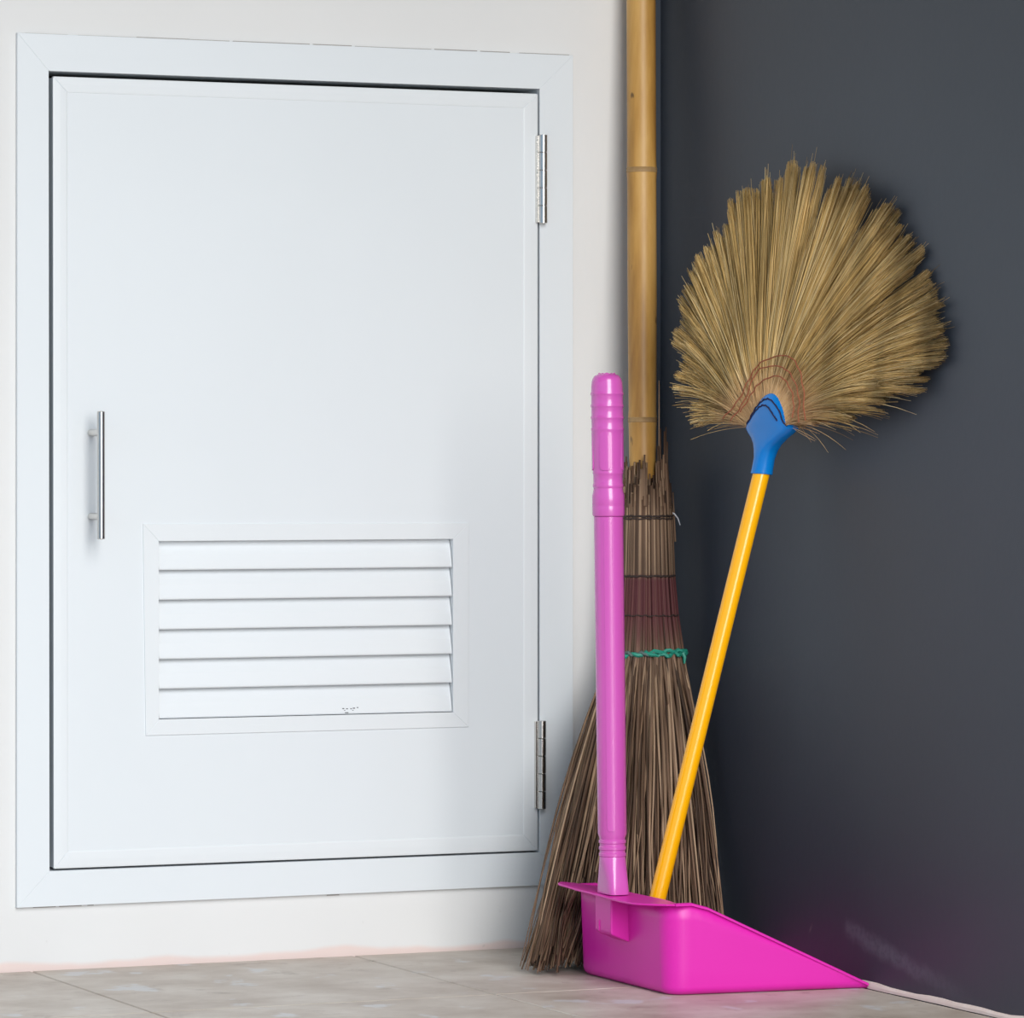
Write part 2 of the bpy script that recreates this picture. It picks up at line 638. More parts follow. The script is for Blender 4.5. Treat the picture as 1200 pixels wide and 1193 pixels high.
# louvre frame + slats
LO = [(-0.6385, 0.2568), (-0.2475, 0.2572), (-0.2470, 0.4915), (-0.6415, 0.4927)]
LI = rect(LX0, LX1, LZ0, LZ1)
vent = obj('vent_frame', *ring(rect(LX0 - 0.003, LX1 + 0.003, LZ0 - 0.003, LZ1 + 0.003), LI, -0.004, 0.034), M_vinyl2, door)
for k in range(4):
    j = (k + 1) % 4
    v, f = prism([LO[k], LO[j], LI[j], LI[k]], -0.0062, -0.0040)
    obj('vent_board', v, f, M_vinyl2, vent, bev=0.0004, seg=2)
pitch = (LZ1 - LZ0) / 6
for i in range(6):
    zb = LZ0 + pitch * (5 - i)
    prof = [(-0.0035, 0.0008), (-0.0042, 0.0020), (-0.0040, 0.0040), (-0.0008, 0.0180), (0.0056, 0.0375),
            (0.0080, 0.0375), (0.0020, 0.0180), (-0.0016, 0.0040), (-0.0018, 0.0014)]
    A = [(LX0 + 0.0008, a, zb + b) for a, b in prof]
    B = [(LX1 - 0.0008, a, zb + b) for a, b in prof]
    v, f = loft([A, B])
    sl = obj('slat', v, f, M_vinyl2, door)
    if i == 5:
        rnd = random.Random(11)
        V, F = [], []
        for px, pz, w, h in ((-0.4010, 0.2815, 0.0022, 0.0010), (-0.3965, 0.2812, 0.0022, 0.0009), (-0.3915, 0.2811, 0.0018, 0.0009),
                             (-0.3880, 0.2817, 0.0026, 0.0010), (-0.3835, 0.2823, 0.0018, 0.0009), (-0.3995, 0.2795, 0.0014, 0.0006),
                             (-0.3895, 0.2794, 0.0014, 0.0006), (-0.3972, 0.2768, 0.0040, 0.0009)):
            yy = -0.0040 + (pz - zb - 0.004) * (0.0032 / 0.014) if pz - zb > 0.004 else -0.0042
            b_ = box(px - w / 2, px + w / 2, yy - 0.0004, yy + 0.0008, pz - h / 2, pz + h / 2)
            V, F = join((V, F), b_)
        d_ = obj('grime_fleck', V, F, M_dirt, sl)
        d_['label'] = 'tiny dark flecks on the lowest slat'
# bar handle
hx, hy = -0.7020, -0.040
v, f = lathe([(0.4765, 0.0036), (0.4772, 0.0043), (0.6168, 0.0043), (0.6175, 0.0036)], 24)
bar = obj('handle', [(a + hx, b + hy, c_) for a, b, c_ in v], f, M_steel, door, smooth=False)
sharpen(bar.data)
bar['label'] = 'brushed steel bar handle'
for zz in (0.5941, 0.5015):
    v, f = lathe([(0.0, 0.0040), (0.033, 0.0040)], 16)
    v = xf(axis_matrix((hx, -0.0055, zz), (hx, -0.05, zz)), v)
    o = obj('handle_post', v, f, M_steel, bar)
    sharpen(o.data)
# hinges
for z0 in (0.8371, 0.1602):
    L_ = 0.1025
    hgx = -0.1570 if z0 < 0.5 else -0.1555
    plate = obj('hinge', *box(hgx - 0.0075, hgx - 0.0020, -0.0096, 0.0, z0 + 0.001, z0 + L_ - 0.001), M_steel, door, bev=0.0004)
    plate['label'] = 'steel butt hinge'
    kn = L_ / 5
    for q in range(5):
        pr = [(0.0002, 0.0045), (0.0006, 0.0050), (kn - 0.0006, 0.0050), (kn - 0.0002, 0.0045)]
        v, f = lathe(pr, 20)
        o = obj('knuckle', [(a + hgx, b - 0.0105, c_ + z0 + q * kn) for a, b, c_ in v], f, M_steel, plate, bev=0)
        sharpen(o.data)

# ================================================================== bamboo broom in the corner
broom = thing('stick_broom', (-0.15, -0.20, 0.0), 'tall brown twig broom on a bamboo pole standing in the corner', 'broom')


def pole_c(z):
    t = (1.0964 - z) / (1.0964 - 0.5335)
    a, b = np.array((-0.0450, -0.0415)), np.array((-0.0610, -0.0800))
    return a + (b - a) * t


prof = []
zs = np.linspace(0.42, 1.62, 150)
nodes_z = (0.610, 0.8985, 1.19, 1.47)
V, rings = [], []
for zz in zs:
    c_ = pole_c(zz)
    r_ = 0.0152 + 0.0017 * min(1, max(0, (zz - 0.5) / 0.25))
    for nz in nodes_z:
        dz = zz - nz
        r_ += 0.0007 * math.exp(-(dz / 0.006) ** 2)
    if zz < 0.56:
        r_ *= 0.97
    rings.append([(c_[0] + r_ * math.cos(2 * math.pi * k / 28), c_[1] + r_ * math.sin(2 * math.pi * k / 28), zz) for k in range(28)])
v, f = loft(rings)
pole = obj('pole', v, f, M_bamboo, broom)
sharpen(pole.data)
for nz in nodes_z:
    c_ = pole_c(nz)
    rr = (0.0152 + 0.0017 * min(1, max(0, (nz - 0.5) / 0.25)))
    v, f = lathe([(nz - 0.0032, rr + 0.0002), (nz - 0.0022, rr + 0.0011), (nz + 0.0006, rr + 0.0007), (nz + 0.0018, rr + 0.0012), (nz + 0.0034, rr + 0.0002)], 28, cap=False)
    o = obj('bamboo_node', [(a + c_[0], b + c_[1], q) for a, b, q in v], f, M_node, pole, smooth=True)

E1 = np.array((0.915, -0.403))
E2 = np.array((0.403, 0.915))


def foot(t, s):
    """footprint of the splayed ribs on the floor, t along it, s across"""
    p0, p1, p2 = np.array((-0.292, -0.272)), np.array((-0.155, -0.200)), np.array((-0.018, -0.205))
    c_ = p0 * (t * (t - 1) / 2) + p1 * (1 - t * t) + p2 * (t * (t + 1) / 2)
    wid = 0.048 if t < 0 else 0.048 - 0.010 * t
    return c_ + s * wid * np.array((-0.25, 0.97))


ks = [(0.56, 0.0255, 0.0255), (0.500, 0.0280, 0.0265), (0.4305, 0.0305, 0.0280), (0.386, 0.0345, 0.029), (0.342, 0.0410, 0.031)]


def band_pos(z, t, s):
    zz = [k[0] for k in ks][::-1]
    ex = np.interp(z, zz, [k[1] for k in ks][::-1])
    ey = np.interp(z, zz, [k[2] for k in ks][::-1])
    c_ = pole_c(z) + np.array((0.004, -0.002))
    return c_ + t * ex * E1 + s * ey * E2


rs = np.random.RandomState(12)
paths, radii = [], []
S = 14
NR = 1150
for i in range(NR):
    a = rs.rand() * 2 * math.pi
    q = math.sqrt(rs.uniform(0.30, 1.0)) if i < 800 else math.sqrt(rs.uniform(0.62, 1.0))
    t, s = q * math.cos(a), q * math.sin(a)
    ztop = 0.508 + rs.rand() ** 1.5 * 0.035 * (1 + 0.6 * (rs.rand() < 0.15))
    if q < 0.6:
        ztop = min(ztop, 0.53)
    zend = 0.004 + abs(rs.randn()) * 0.012 + max(0, t) * 0.05 * rs.rand()
    if rs.rand() < 0.12:
        zend += rs.rand() * 0.10
    t2 = t * (1.0 + 0.0 * rs.randn()) + rs.randn() * 0.045
    s2 = s + rs.randn() * 0.12
    t2, s2 = max(-1.06, min(0.98, t2)), max(-1, min(1, s2))
    w1, w2, w3 = rs.randn(3) * 0.0022
    wob = rs.randn(2) * 0.006
    P, R = [], []
    r0 = rs.uniform(0.0011, 0.0018) if rs.rand() < 0.6 else rs.uniform(0.0018, 0.0028)
    zlist = np.concatenate([np.array([ztop, 0.50, 0.4305, 0.386, 0.342]), np.linspace(0.342, zend, S - 4)[1:]])
    for z in zlist:
        if z >= 0.3419:
            p = band_pos(z, t, s)
        else:
            w = (0.342 - z) / 0.342
            gq = w ** 0.93
            p = band_pos(0.342, t, s) * (1 - gq) + foot(t2, s2) * gq
            p = p + wob * math.sin(math.pi * min(1, w * 1.0)) + np.array((w1, w2)) * math.sin(5 * w)
        x_, y_ = min(p[0], -0.004), min(p[1], -0.004)
        # keep clear of the dust pan
        if z < 0.11 and x_ > -0.245 and y_ < -0.246:
            y_ = -0.246 + rs.rand() * 0.004
        P.append((x_, y_, z))
        R.append(r0 * (1.0 if z > 0.3 else 0.42 + 0.58 * z / 0.3))
    paths.append(P)
    radii.append(R)
ribs = strand_obj('ribs', paths, radii, M_rib, broom, 4)
ribs['kind'] = 'stuff'
# broken rib ends sticking up round the pole
paths, radii = [], []
def stub(t, s, ztop, r0=0.0016, lean=0.0):
    P, R = [], []
    for k in range(6):
        w = k / 5
        z = 0.47 + (ztop - 0.47) * w
        p = band_pos(min(z, 0.56), t, s) + np.array((lean * w * w, 0))
        P.append((min(p[0], -0.003), min(p[1], -0.003), z))
        R.append(r0 * (1 - 0.35 * w))
    paths.append(P)
    radii.append(R)
for i in range(110):
    a = rs.rand() * 2 * math.pi
    stub(math.cos(a) * 0.92, math.sin(a) * 0.92, 0.52 + rs.rand() ** 2 * 0.05, rs.uniform(0.001, 0.002))
for t, s, zt, rr in ((0.55, -0.55, 0.655, .0011), (0.60, -0.60, 0.600, .0016), (0.66, -0.5, 0.565, .002), (0.80, -0.35, 0.597, .0016), (0.86, -0.3, 0.602, .0014),
                     (0.92, -0.2, 0.585, .0015), (0.74, -0.45, 0.57, .0018), (-0.12, -0.95, 0.570, .0016), (-0.17, -0.95, 0.563, .0016), (-0.05, -0.95, 0.555, .0018), (0.5, -0.7, 0.58, .0018),
                     (-0.85, -0.4, 0.553, .0013), (-0.75, -0.55, 0.548, .0018), (-0.70, -0.6, 0.540, .0018), (0.96, 0.0, 0.54, .0018), (1.12, 0.0, 0.527, .0012)):
    stub(t, s, zt, rr)
st = strand_obj('broken_rib_ends', paths, radii, M_rib, broom, 4)
st['kind'] = 'stuff'


def binding(name, z, rad, material, grow=0.0016, wob=0.0006, tw=0.0, n=72, part=None, parent=broom):
    r_ = random.Random(int(z * 1e4))
    P = []
    for k in range(n):
        a = 2 * math.pi * k / n
        if part and not (part[0] <= a <= part[1]):
            continue
        p = band_pos(z, math.cos(a), math.sin(a))
        o_ = math.cos(a) * E1 + math.sin(a) * E2
        p = p + o_ * (grow + tw * math.sin(a * 16))
        P.append((min(p[0], -0.002), min(p[1], -0.002), z + r_.uniform(-wob, wob) + tw * math.cos(a * 16)))
    v, f = tube(P, rad, 6, closed=part is None)
    return obj(name, v, f, material, parent, smooth=True)


binding('wire_binding', 0.4995, 0.0012, M_wire)
binding('wire_binding', 0.4965, 0.0009, M_wire)
binding('wire_binding', 0.4310, 0.0012, M_wire)
binding('wire_binding', 0.3860, 0.0008, M_wire, wob=0.0012)
binding('twine', 0.3420, 0.0024, M_green, 0.0026, 0.0014, 0.0016)
binding('twine', 0.3425, 0.0023, M_green_grey, 0.0024, 0.0010, -0.0012, part=(3.3, 4.9))
binding('twine', 0.3445, 0.0023, M_green, 0.0026, 0.0016, -0.0014, part=(4.6, 6.2))
# loose twine tail, and a thread on the right of the top binding
p = band_pos(0.342, 0.93, -0.35)
v, f = tube([(p[0], p[1] - 0.004, 0.344), (p[0] + 0.002, p[1] - 0.006, 0.338), (p[0] + 0.0015, p[1] - 0.006, 0.331)], [0.0026, 0.0022, 0.0012], 6)
obj('twine_tail', v, f, M_green, broom, smooth=True)
p = band_pos(0.50, 0.98, -0.2)
v, f = tube([(p[0] + 0.001, p[1], 0.5035), (p[0] + 0.0045, p[1], 0.502), (p[0] + 0.008, p[1] - 0.002, 0.497), (p[0] + 0.0105, p[1] - 0.003, 0.489)], [0.0010, 0.0010, 0.0008, 0.0005], 6)
o = obj('loose_thread', v, f, M_white_thread, broom, smooth=True)
o['label'] = 'stray white thread'

# ================================================================== magenta dust pan
ang = math.radians(-0.6)
PA = np.array((math.cos(ang), math.sin(ang)))      # towards the lip
PB = np.array((-math.sin(ang), math.cos(ang)))     # towards the back wall
PO = np.array((-0.2280, -0.3818))                  # middle of the pan's back edge
pan_t = thing('dustpan', (PO[0], PO[1], 0.0), 'magenta plastic dustpan with a long upright pink handle', 'dustpan')


def pp(a, b, z):
    q = PO + a * PA + b * PB
    return (q[0], q[1], z)


DEP, HW, RC, FLARE = 0.2250, 0.1185, 0.022, 0.017
# plan outline: near lip corner -> near side -> back -> far side -> far lip corner
outl = [(DEP * (1 - k / 16) + (RC + 0.002) * (k / 16), -HW, 0.0, -1.0) for k in range(17)]
for k in range(1, 9):
    a = math.pi / 2 * k / 8
    outl.append((RC - RC * math.sin(a), -HW + RC - RC * math.cos(a), -math.sin(a), -math.cos(a)))
outl.append((0.0, -0.03, -1.0, 0.0))
half = list(outl)
outl = half = [(a, b - FLARE * max(0, a - RC) / (DEP - RC), na, nb) for a, b, na, nb in half]
outl = half + [(0.0, 0.0, -1.0, 0.0)] + [(a, -b, na, -nb) for a, b, na, nb in reversed(half)]
HB = 0.0955


def wall_h(a):
    return 0.0035 + (HB - 0.0035) * max(0.0, min(1.0, (DEP - a) / (DEP - 0.03)))


rb = 0.008
V, F = [], []
levels = []
n = len(outl)
NL = 11
for lev in range(NL):
    row = []
    for (a, b, na, nb) in outl:
        h = wall_h(a)
        r_ = min(rb, h * 0.8)
        if lev <= 5:
            t = math.pi / 2 * lev / 5
            off, z = -r_ * (1 - math.sin(t)), r_ * (1 - math.cos(t))
        else:
            u = (lev - 5) / (NL - 6)
            off, z = 0.003 * u * min(1, h / HB + 0.2), r_ + (h - r_) * u
        aa = a + na * off
        if a > DEP - 1e-6:
            aa = DEP
        row.append(pp(aa, b + nb * off, z + 0.0012))
    levels.append(row)
for row in levels:
    V += row
for lev in range(NL - 1):
    for k in range(n - 1):
        F.append((lev * n + k, lev * n + k + 1, (lev + 1) * n + k + 1, (lev + 1) * n + k))
for k in range(n // 2):            # bottom
    q = (k, n - 1 - k, n - 2 - k, k + 1)
    if len(set(q)) == 4:
        F.append(q)
    elif len(set(q)) == 3:
        F.append(tuple(dict.fromkeys(q)))
me = mesh('pan', V, F)
pan = link('pan', me, M_pan, pan_t, smooth=True)
sm = pan.modifiers.new('solid', 'SOLIDIFY')
sm.thickness = 0.0022
sm.offset = 0
# small rolled rim on both sides
for sgn in (-1, 1):
    path_in, rings = [], []
    for k in range(13):
        a = 0.004 + (DEP - 0.004) * k / 12
        h = wall_h(a) + 0.0012
        b = sgn * (HW + FLARE * max(0, a - RC) / (DEP - RC) + 0.002 * min(1, h / HB + 0.2))
        w = 0.0050 * (0.45 + 0.55 * (1 - k / 12))
        rings.append([pp(a, b - sgn * 0.0012, h - 0.0012), pp(a, b + sgn * w, h - 0.0016), pp(a, b + sgn * w, h + 0.0006), pp(a, b + sgn * w * 0.5, h + 0.0014), pp(a, b - sgn * 0.0012, h + 0.0012)])
    v, f = loft(rings)
    obj('rim', v, f, M_pan, pan_t, bev=0)
# wide shelf across the back of the pan, the handle stands on it
N_ = 41
top_in, top_out = [], []
for k in range(N_):
    b = -HW - 0.004 + (2 * HW + 0.008) * k / (N_ - 1)
    u = b / HW
    wo = 0.0265 * (1 - max(0, (-u - 0.62) / 0.42) ** 2 * 0.95) * (1 - max(0, (u - 0.86) / 0.2) ** 2 * 0.5)
    zc = HB + 0.0012
    zo = zc + 0.0010 + 0.0012 * math.sin(u * 3.0) + (0.0030 * max(0, u - 0.5) / 0.5)
    top_out.append((-wo - 0.003, b, zo))
    wi = 0.014 - 0.004 * max(0, abs(u) - 0.75) / 0.25
    top_in.append((wi, b, zc + 0.0012 * (1 - 0.8 * max(0, abs(u) - 0.6) / 0.4)))
V, F = [], []
nr = 6
for thick in (0.0, -0.0022):
    for k in range(N_):
        for q in range(nr):
            t = q / (nr - 1)
            A, B = top_out[k], top_in[k]
            zz = A[2] + (B[2] - A[2]) * (t ** 1.3)
            V.append(pp(A[0] + (B[0] - A[0]) * t, A[1] + (B[1] - A[1]) * t, zz + thick))
nn_ = N_ * nr
for k in range(N_ - 1):
    for q in range(nr - 1):
        i0 = k * nr + q
        F.append((i0, i0 + 1, i0 + nr + 1, i0 + nr))
        F.append((nn_ + i0, nn_ + i0 + nr, nn_ + i0 + nr + 1, nn_ + i0 + 1))
    for q in (0, nr - 1):
        i0 = k * nr + q
        F.append((i0, i0 + nr, nn_ + i0 + nr, nn_ + i0))
for k in (0, N_ - 1):
    for q in range(nr - 1):
        i0 = k * nr + q
        F.append((i0, i0 + 1, nn_ + i0 + 1, nn_ + i0))
obj('shelf', V, F, M_pan, pan_t, smooth=False, bev=0.0008)
# socket under the shelf
SW = 0.0205
so = 0.0235
poly = [(0.0005, 0.0975), (-so, 0.0975), (-so, 0.0580), (-so + 0.0015, 0.0560), (0.0005, 0.0465)]
ra = [pp(a, -SW, z) for a, z in poly]
rb_ = [pp(a, SW, z) for a, z in poly]
v, f = loft([ra, rb_])
sock = obj('socket', v, f, M_pan, pan_t, bev=0.0016, seg=3)
v, f = join(box(-0.0006, 0.0006, -0.0008, 0.0008, 0.0, 0.011))
q = pp(-so - 0.0003, SW * 0.45, 0.0585)
obj('seam', [(a + q[0], b + q[1], c_ + q[2]) for a, b, c_ in v], f, M_pan, sock)

# handle : superellipse sections, round above, squared where it meets the shelf
HC = PO + (-0.0115) * PA + 0.0 * PB
HTOP = np.array((-0.2487, -0.385))


def hpt(z, dx, dy):
    t = (z - 0.09) / (0.656 - 0.09)
    c_ = HC + (HTOP - HC) * max(0.0, t)
    q = c_ + dx * PA + dy * PB
    return (q[0], q[1], z)


def section(z, rx, ry, p=2.0, n=40):
    out = []
    for k in range(n):
        a = 2 * math.pi * k / n
        ca, sa = math.cos(a), math.sin(a)
        out.append(hpt(z, rx * math.copysign(abs(ca) ** (2 / p), ca), ry * math.copysign(abs(sa) ** (2 / p), sa)))
    return out


rings = [section(0.0985, 0.0118, 0.0205, 5), section(0.1015, 0.0120, 0.0206, 5), section(0.1120, 0.0122, 0.0195, 4), section(0.1260, 0.0132, 0.0165, 2.8),
         section(0.1345, 0.0138, 0.0148, 2.2), section(0.1370, 0.0140, 0.0144)]
for zc in (0.1405, 0.1475, 0.1545):
    rings += [section(zc - 0.0022, 0.0138, 0.0138), section(zc - 0.0014, 0.0147, 0.0147), section(zc + 0.0014, 0.0147, 0.0147), section(zc + 0.0022, 0.0138, 0.0138)]
rings += [section(0.1590, 0.0142, 0.0142), section(0.1630, 0.0156, 0.0156), section(0.30, 0.0157, 0.0157), section(0.5030, 0.0158, 0.0158)]
v, f = loft(rings)
shaft = obj('shaft', v, f, M_pole_pink, pan_t, smooth=True)
# raised long panel on the shaft, facing front-left (and its twin at the back)
view = np.array((-0.48, -0.88))
view /= np.linalg.norm(view)


def shell_panel(name, z0, z1, rad, half_deg, height, parent, material, az):
    """thin curved rounded plate lying on a cylinder of radius rad round the handle axis"""
    V, F = [], []
    cols = 9
    rows = [(0.0, 0.55), (0.35, 0.85), (1.0, 1.0)]
    zz = [z0, z0 + 0.0015, z0 + 0.004, z1 - 0.004, z1 - 0.0015, z1]
    wf = [0.55, 0.85, 1.0, 1.0, 0.85, 0.55]
    for lay in (-0.0012, height):
        for zi, wk in zip(zz, wf):
            for c_ in range(cols):
                an = az + math.radians(half_deg) * wk * (2 * c_ / (cols - 1) - 1)
                t = (zi - 0.09) / (0.656 - 0.09)
                cc = HC + (HTOP - HC) * t
                V.append((cc[0] + (rad + lay) * math.cos(an), cc[1] + (rad + lay) * math.sin(an), zi))
    m = cols * 6
    for i in range(5):
        for c_ in range(cols - 1):
            a = i * cols + c_
            F.append((a, a + 1, a + cols + 1, a + cols))
            F.append((m + a, m + a + cols, m + a + cols + 1, m + a + 1))
    for i in range(5):
        for c_ in (0, cols - 1):
            a = i * cols + c_
            F.append((a, a + cols, m + a + cols, m + a))
    for i in (0, 5):
        for c_ in range(cols - 1):
            a = i * cols + c_
            F.append((a, a + 1, m + a + 1, m + a))
    return obj(name, V, F, material, parent, bev=0.0003, seg=2)


AZ0 = math.atan2(view[1], view[0])
shell_panel('raised_strip', 0.1660, 0.4990, 0.0157, 17, 0.0005, shaft, M_pole_pink, AZ0)
shell_panel('raised_strip', 0.1660, 0.4990, 0.0157, 17, 0.0005, shaft, M_pole_pink, AZ0 + math.pi)
# grip
gp = [(0.5030, 0.0150), (0.5040, 0.0168), (0.5060, 0.0173), (0.5135, 0.0174), (0.5150, 0.0171), (0.5160, 0.0174), (0.5260, 0.0173), (0.5300, 0.0162), (0.5335, 0.0158),
      (0.5345, 0.0163), (0.5362, 0.0165), (0.5380, 0.0163), (0.5390, 0.0158), (0.5480, 0.0159), (0.5487, 0.0163), (0.5500, 0.0165), (0.5515, 0.0163),
      (0.5560, 0.0163), (0.5700, 0.0167), (0.5850, 0.0171), (0.5948, 0.0172), (0.5955, 0.0175), (0.5968, 0.0177), (0.5980, 0.0175), (0.5988, 0.0171)]
for zr in (0.6090, 0.6215, 0.6345):
    gp += [(zr - 0.0022, 0.0171), (zr - 0.0012, 0.0175), (zr, 0.0179), (zr + 0.0012, 0.0175), (zr + 0.0022, 0.0171)]
gp += [(0.6420, 0.0170), (0.6470, 0.0165), (0.6510, 0.0153), (0.6540, 0.0130), (0.6555, 0.0100), (0.6561, 0.0060), (0.6563, 0.002)]
rings = [section(z, r_, r_) for z, r_ in gp]
v, f = loft(rings)
grip = obj('grip', v, f, M_pole_pink, pan_t, smooth=True)
for da in (-0.03, math.pi * 0.5, math.pi, math.pi * 1.5):
    shell_panel('grip_panel', 0.5525, 0.5935, 0.0166, 27, 0.0007, grip, M_pole_pink, AZ0 + da)
for k in range(5):
    a = 2 * math.pi * k / 5
    v, f = tube([hpt(0.6548, 0.0085 * math.cos(a), 0.0085 * math.sin(a)), hpt(0.6562, 0.0085 * math.cos(a + 0.5), 0.0085 * math.sin(a + 0.5)), hpt(0.6548, 0.0085 * math.cos(a + 1), 0.0085 * math.sin(a + 1))], 0.0011, 6)
    obj('nub', v, f, M_pole_pink, grip, smooth=True)

# ================================================================== fan broom
FO = np.array((-0.0554, -0.3957, 0.6))
FU = np.array((0.1371, -0.9906, 0.0))
FV = np.array((0.0863, 0.0119, 0.9962))
FN = np.array((-0.9868, -0.1366, 0.0872))
fan_t = thing('fan_broom', (-0.1985, -0.3584, 0.0045), 'golden grass fan broom with yellow handle standing upside down in the dustpan', 'broom')


def fp(u, v, w=0.0):
    q = FO + u * FU + v * FV + w * FN
    return (float(q[0]), float(q[1]), float(q[2]))


HB_, HT_ = Vector((-0.1985, -0.3584, 0.0045)), Vector(fp(-0.0125, -0.0450))
L_ = (HT_ - HB_).length
v, f = lathe([(0.0, 0.0080), (0.0015, 0.0092), (L_ - 0.001, 0.0092), (L_, 0.0080)], 32)
o = obj('handle', xf(axis_matrix(HB_, HT_), v), f, M_yellow, fan_t)
sharpen(o.data)
o['label'] = 'glossy yellow tube handle'
# blue sleeve : lofted from a round tube to a flat arrow-shaped pocket
hd = (HT_ - HB_).normalized()
hd = np.array(hd)
sec = [  # centre u, v, half width, half thickness
    (-0.0139, -0.0520, 0.0116, 0.0116), (-0.0139, -0.0515, 0.0121, 0.0121), (-0.0130, -0.0470, 0.0119, 0.0118), (-0.0108, -0.0350, 0.0118, 0.0115),
    (-0.0080, -0.0255, 0.0140, 0.0112), (-0.0060, -0.0190, 0.0190, 0.0108), (-0.0035, -0.0125, 0.0265, 0.0106), (-0.0015, -0.0070, 0.0345, 0.0106), (0.0, -0.0025, 0.0405, 0.0108),
    (-0.0010, 0.0005, 0.0392, 0.0112), (-0.0010, 0.0050, 0.0352, 0.0118), (0.0000, 0.0120, 0.0303, 0.0122), (0.0005, 0.0190, 0.0255, 0.0124), (0.0012, 0.0250, 0.0202, 0.0122),
    (0.0020, 0.0300, 0.0150, 0.0118), (0.0030, 0.0335, 0.0098, 0.0108), (0.0038, 0.0353, 0.0045, 0.0090)]
US = 1.127
sec = [(u * (US if v_ > -0.03 else 1.0), v_, hw * (1 + (US - 1) * min(1, max(0, (v_ + 0.03) / 0.02))), ht) for u, v_, hw, ht in sec]
rings = []
for u, v_, hw, ht in sec:
    p_ = 2.0 if v_ < -0.03 else 2.6
    out = []
    for k in range(40):
        a = 2 * math.pi * k / 40
        ca, sa = math.cos(a), math.sin(a)
        out.append(fp(u + hw * math.copysign(abs(ca) ** (2 / p_), ca), v_, ht * math.copysign(abs(sa) ** (2 / p_), sa)))
    rings.append(out)
v, f = loft(rings)
sleeve = obj('sleeve', v, f, M_blue, fan_t, smooth=True)
sleeve['label'] = 'blue plastic sleeve with dark stitching'


def catmull(pts, n=10):
    P = [np.array(p, float) for p in pts]
    P = [2 * P[0] - P[1]] + P + [2 * P[-1] - P[-2]]
    out = []
    for i in range(1, len(P) - 2):
        for k in range(n):
            t = k / n
            out.append(0.5 * (2 * P[i] + (P[i + 1] - P[i - 1]) * t + (2 * P[i - 1] - 5 * P[i] + 4 * P[i + 1] - P[i + 2]) * t * t + (3 * P[i] - P[i - 1] - 3 * P[i + 1] + P[i + 2]) * t ** 3))
    out.append(P[-2])
    return out


def sleeve_w(u, v_):
    vv = [q[1] for q in sec]
    hw = np.interp(v_, vv, [q[2] for q in sec])
    ht = np.interp(v_, vv, [q[3] for q in sec])
    cu = np.interp(v_, vv, [q[0] for q in sec])
    k = min(0.985, abs(u - cu) / hw)
    return ht * (1 - k ** 2.6) ** (1 / 2.6)


s1 = [(-0.0345, 0.0022), (-0.0195, 0.0177), (-0.0036, 0.0276), (0.0088, 0.0280), (0.0215, 0.0165), (0.0275, 0.0053), (0.0335, 0.0000)]
s2 = [(-0.0300, 0.0040), (-0.0180, 0.0150), (-0.0045, 0.0218), (0.0060, 0.0202), (0.0165, 0.0100), (0.0208, 0.0054)]
for arc, rr in ((s1, 0.00085), (s2, 0.00085)):
    pts = []
    for i, (u, v_) in enumerate(catmull(arc, 9)):
        u *= US
        v2 = v_ + 0.0005 * math.sin(i * 1.4)
        pts.append(fp(u, v2, sleeve_w(u, v2) + 0.0003 + 0.0004 * math.sin(i * 1.4)))
    v, f = tube(pts, rr, 6)
    obj('stitching', v, f, M_navy, sleeve, smooth=True)

# the fan: tufts of grass fibre; tip (u, v, half-width in px)
tips = [(-0.1569, 0.0202, 18), (-0.1895, 0.0734, 25), (-0.2011, 0.1218, 22), (-0.1877, 0.1648, 20), (-0.1663, 0.1977, 16), (-0.1326, 0.225, 14), (-0.0874, 0.2637, 18), (-0.0515, 0.2798, 14), (0.0005, 0.2919, 10), (0.0469, 0.2911, 9), (0.1056, 0.2721, 14), (0.1454, 0.2608, 14), (0.1973, 0.2327, 18), (0.2213, 0.2064, 12), (0.2517, 0.1872, 12), (0.2812, 0.1488, 18), (0.3023, 0.1171, 18), (0.3074, 0.0861, 18), (0.2701, 0.0559, 20), (0.2134, 0.0344, 18), (0.1473, 0.0181, 14), (0.0863, 0.0095, 10)]
nt = len(tips)
rs = np.random.RandomState(21)
base_arc = catmull([(-0.036, 0.000), (-0.030, 0.010), (-0.020, 0.020), (-0.008, 0.028), (0.004, 0.031), (0.014, 0.027), (0.022, 0.018), (0.027, 0.008), (0.030, 0.000)], 10)
base_arc = np.array(base_arc) * np.array((US, 1.0))


def fan_halfthick(rad):
    return float(np.interp(rad, [0, 0.03, 0.08, 0.18, 0.30], [0.009, 0.011, 0.012, 0.012, 0.010]))


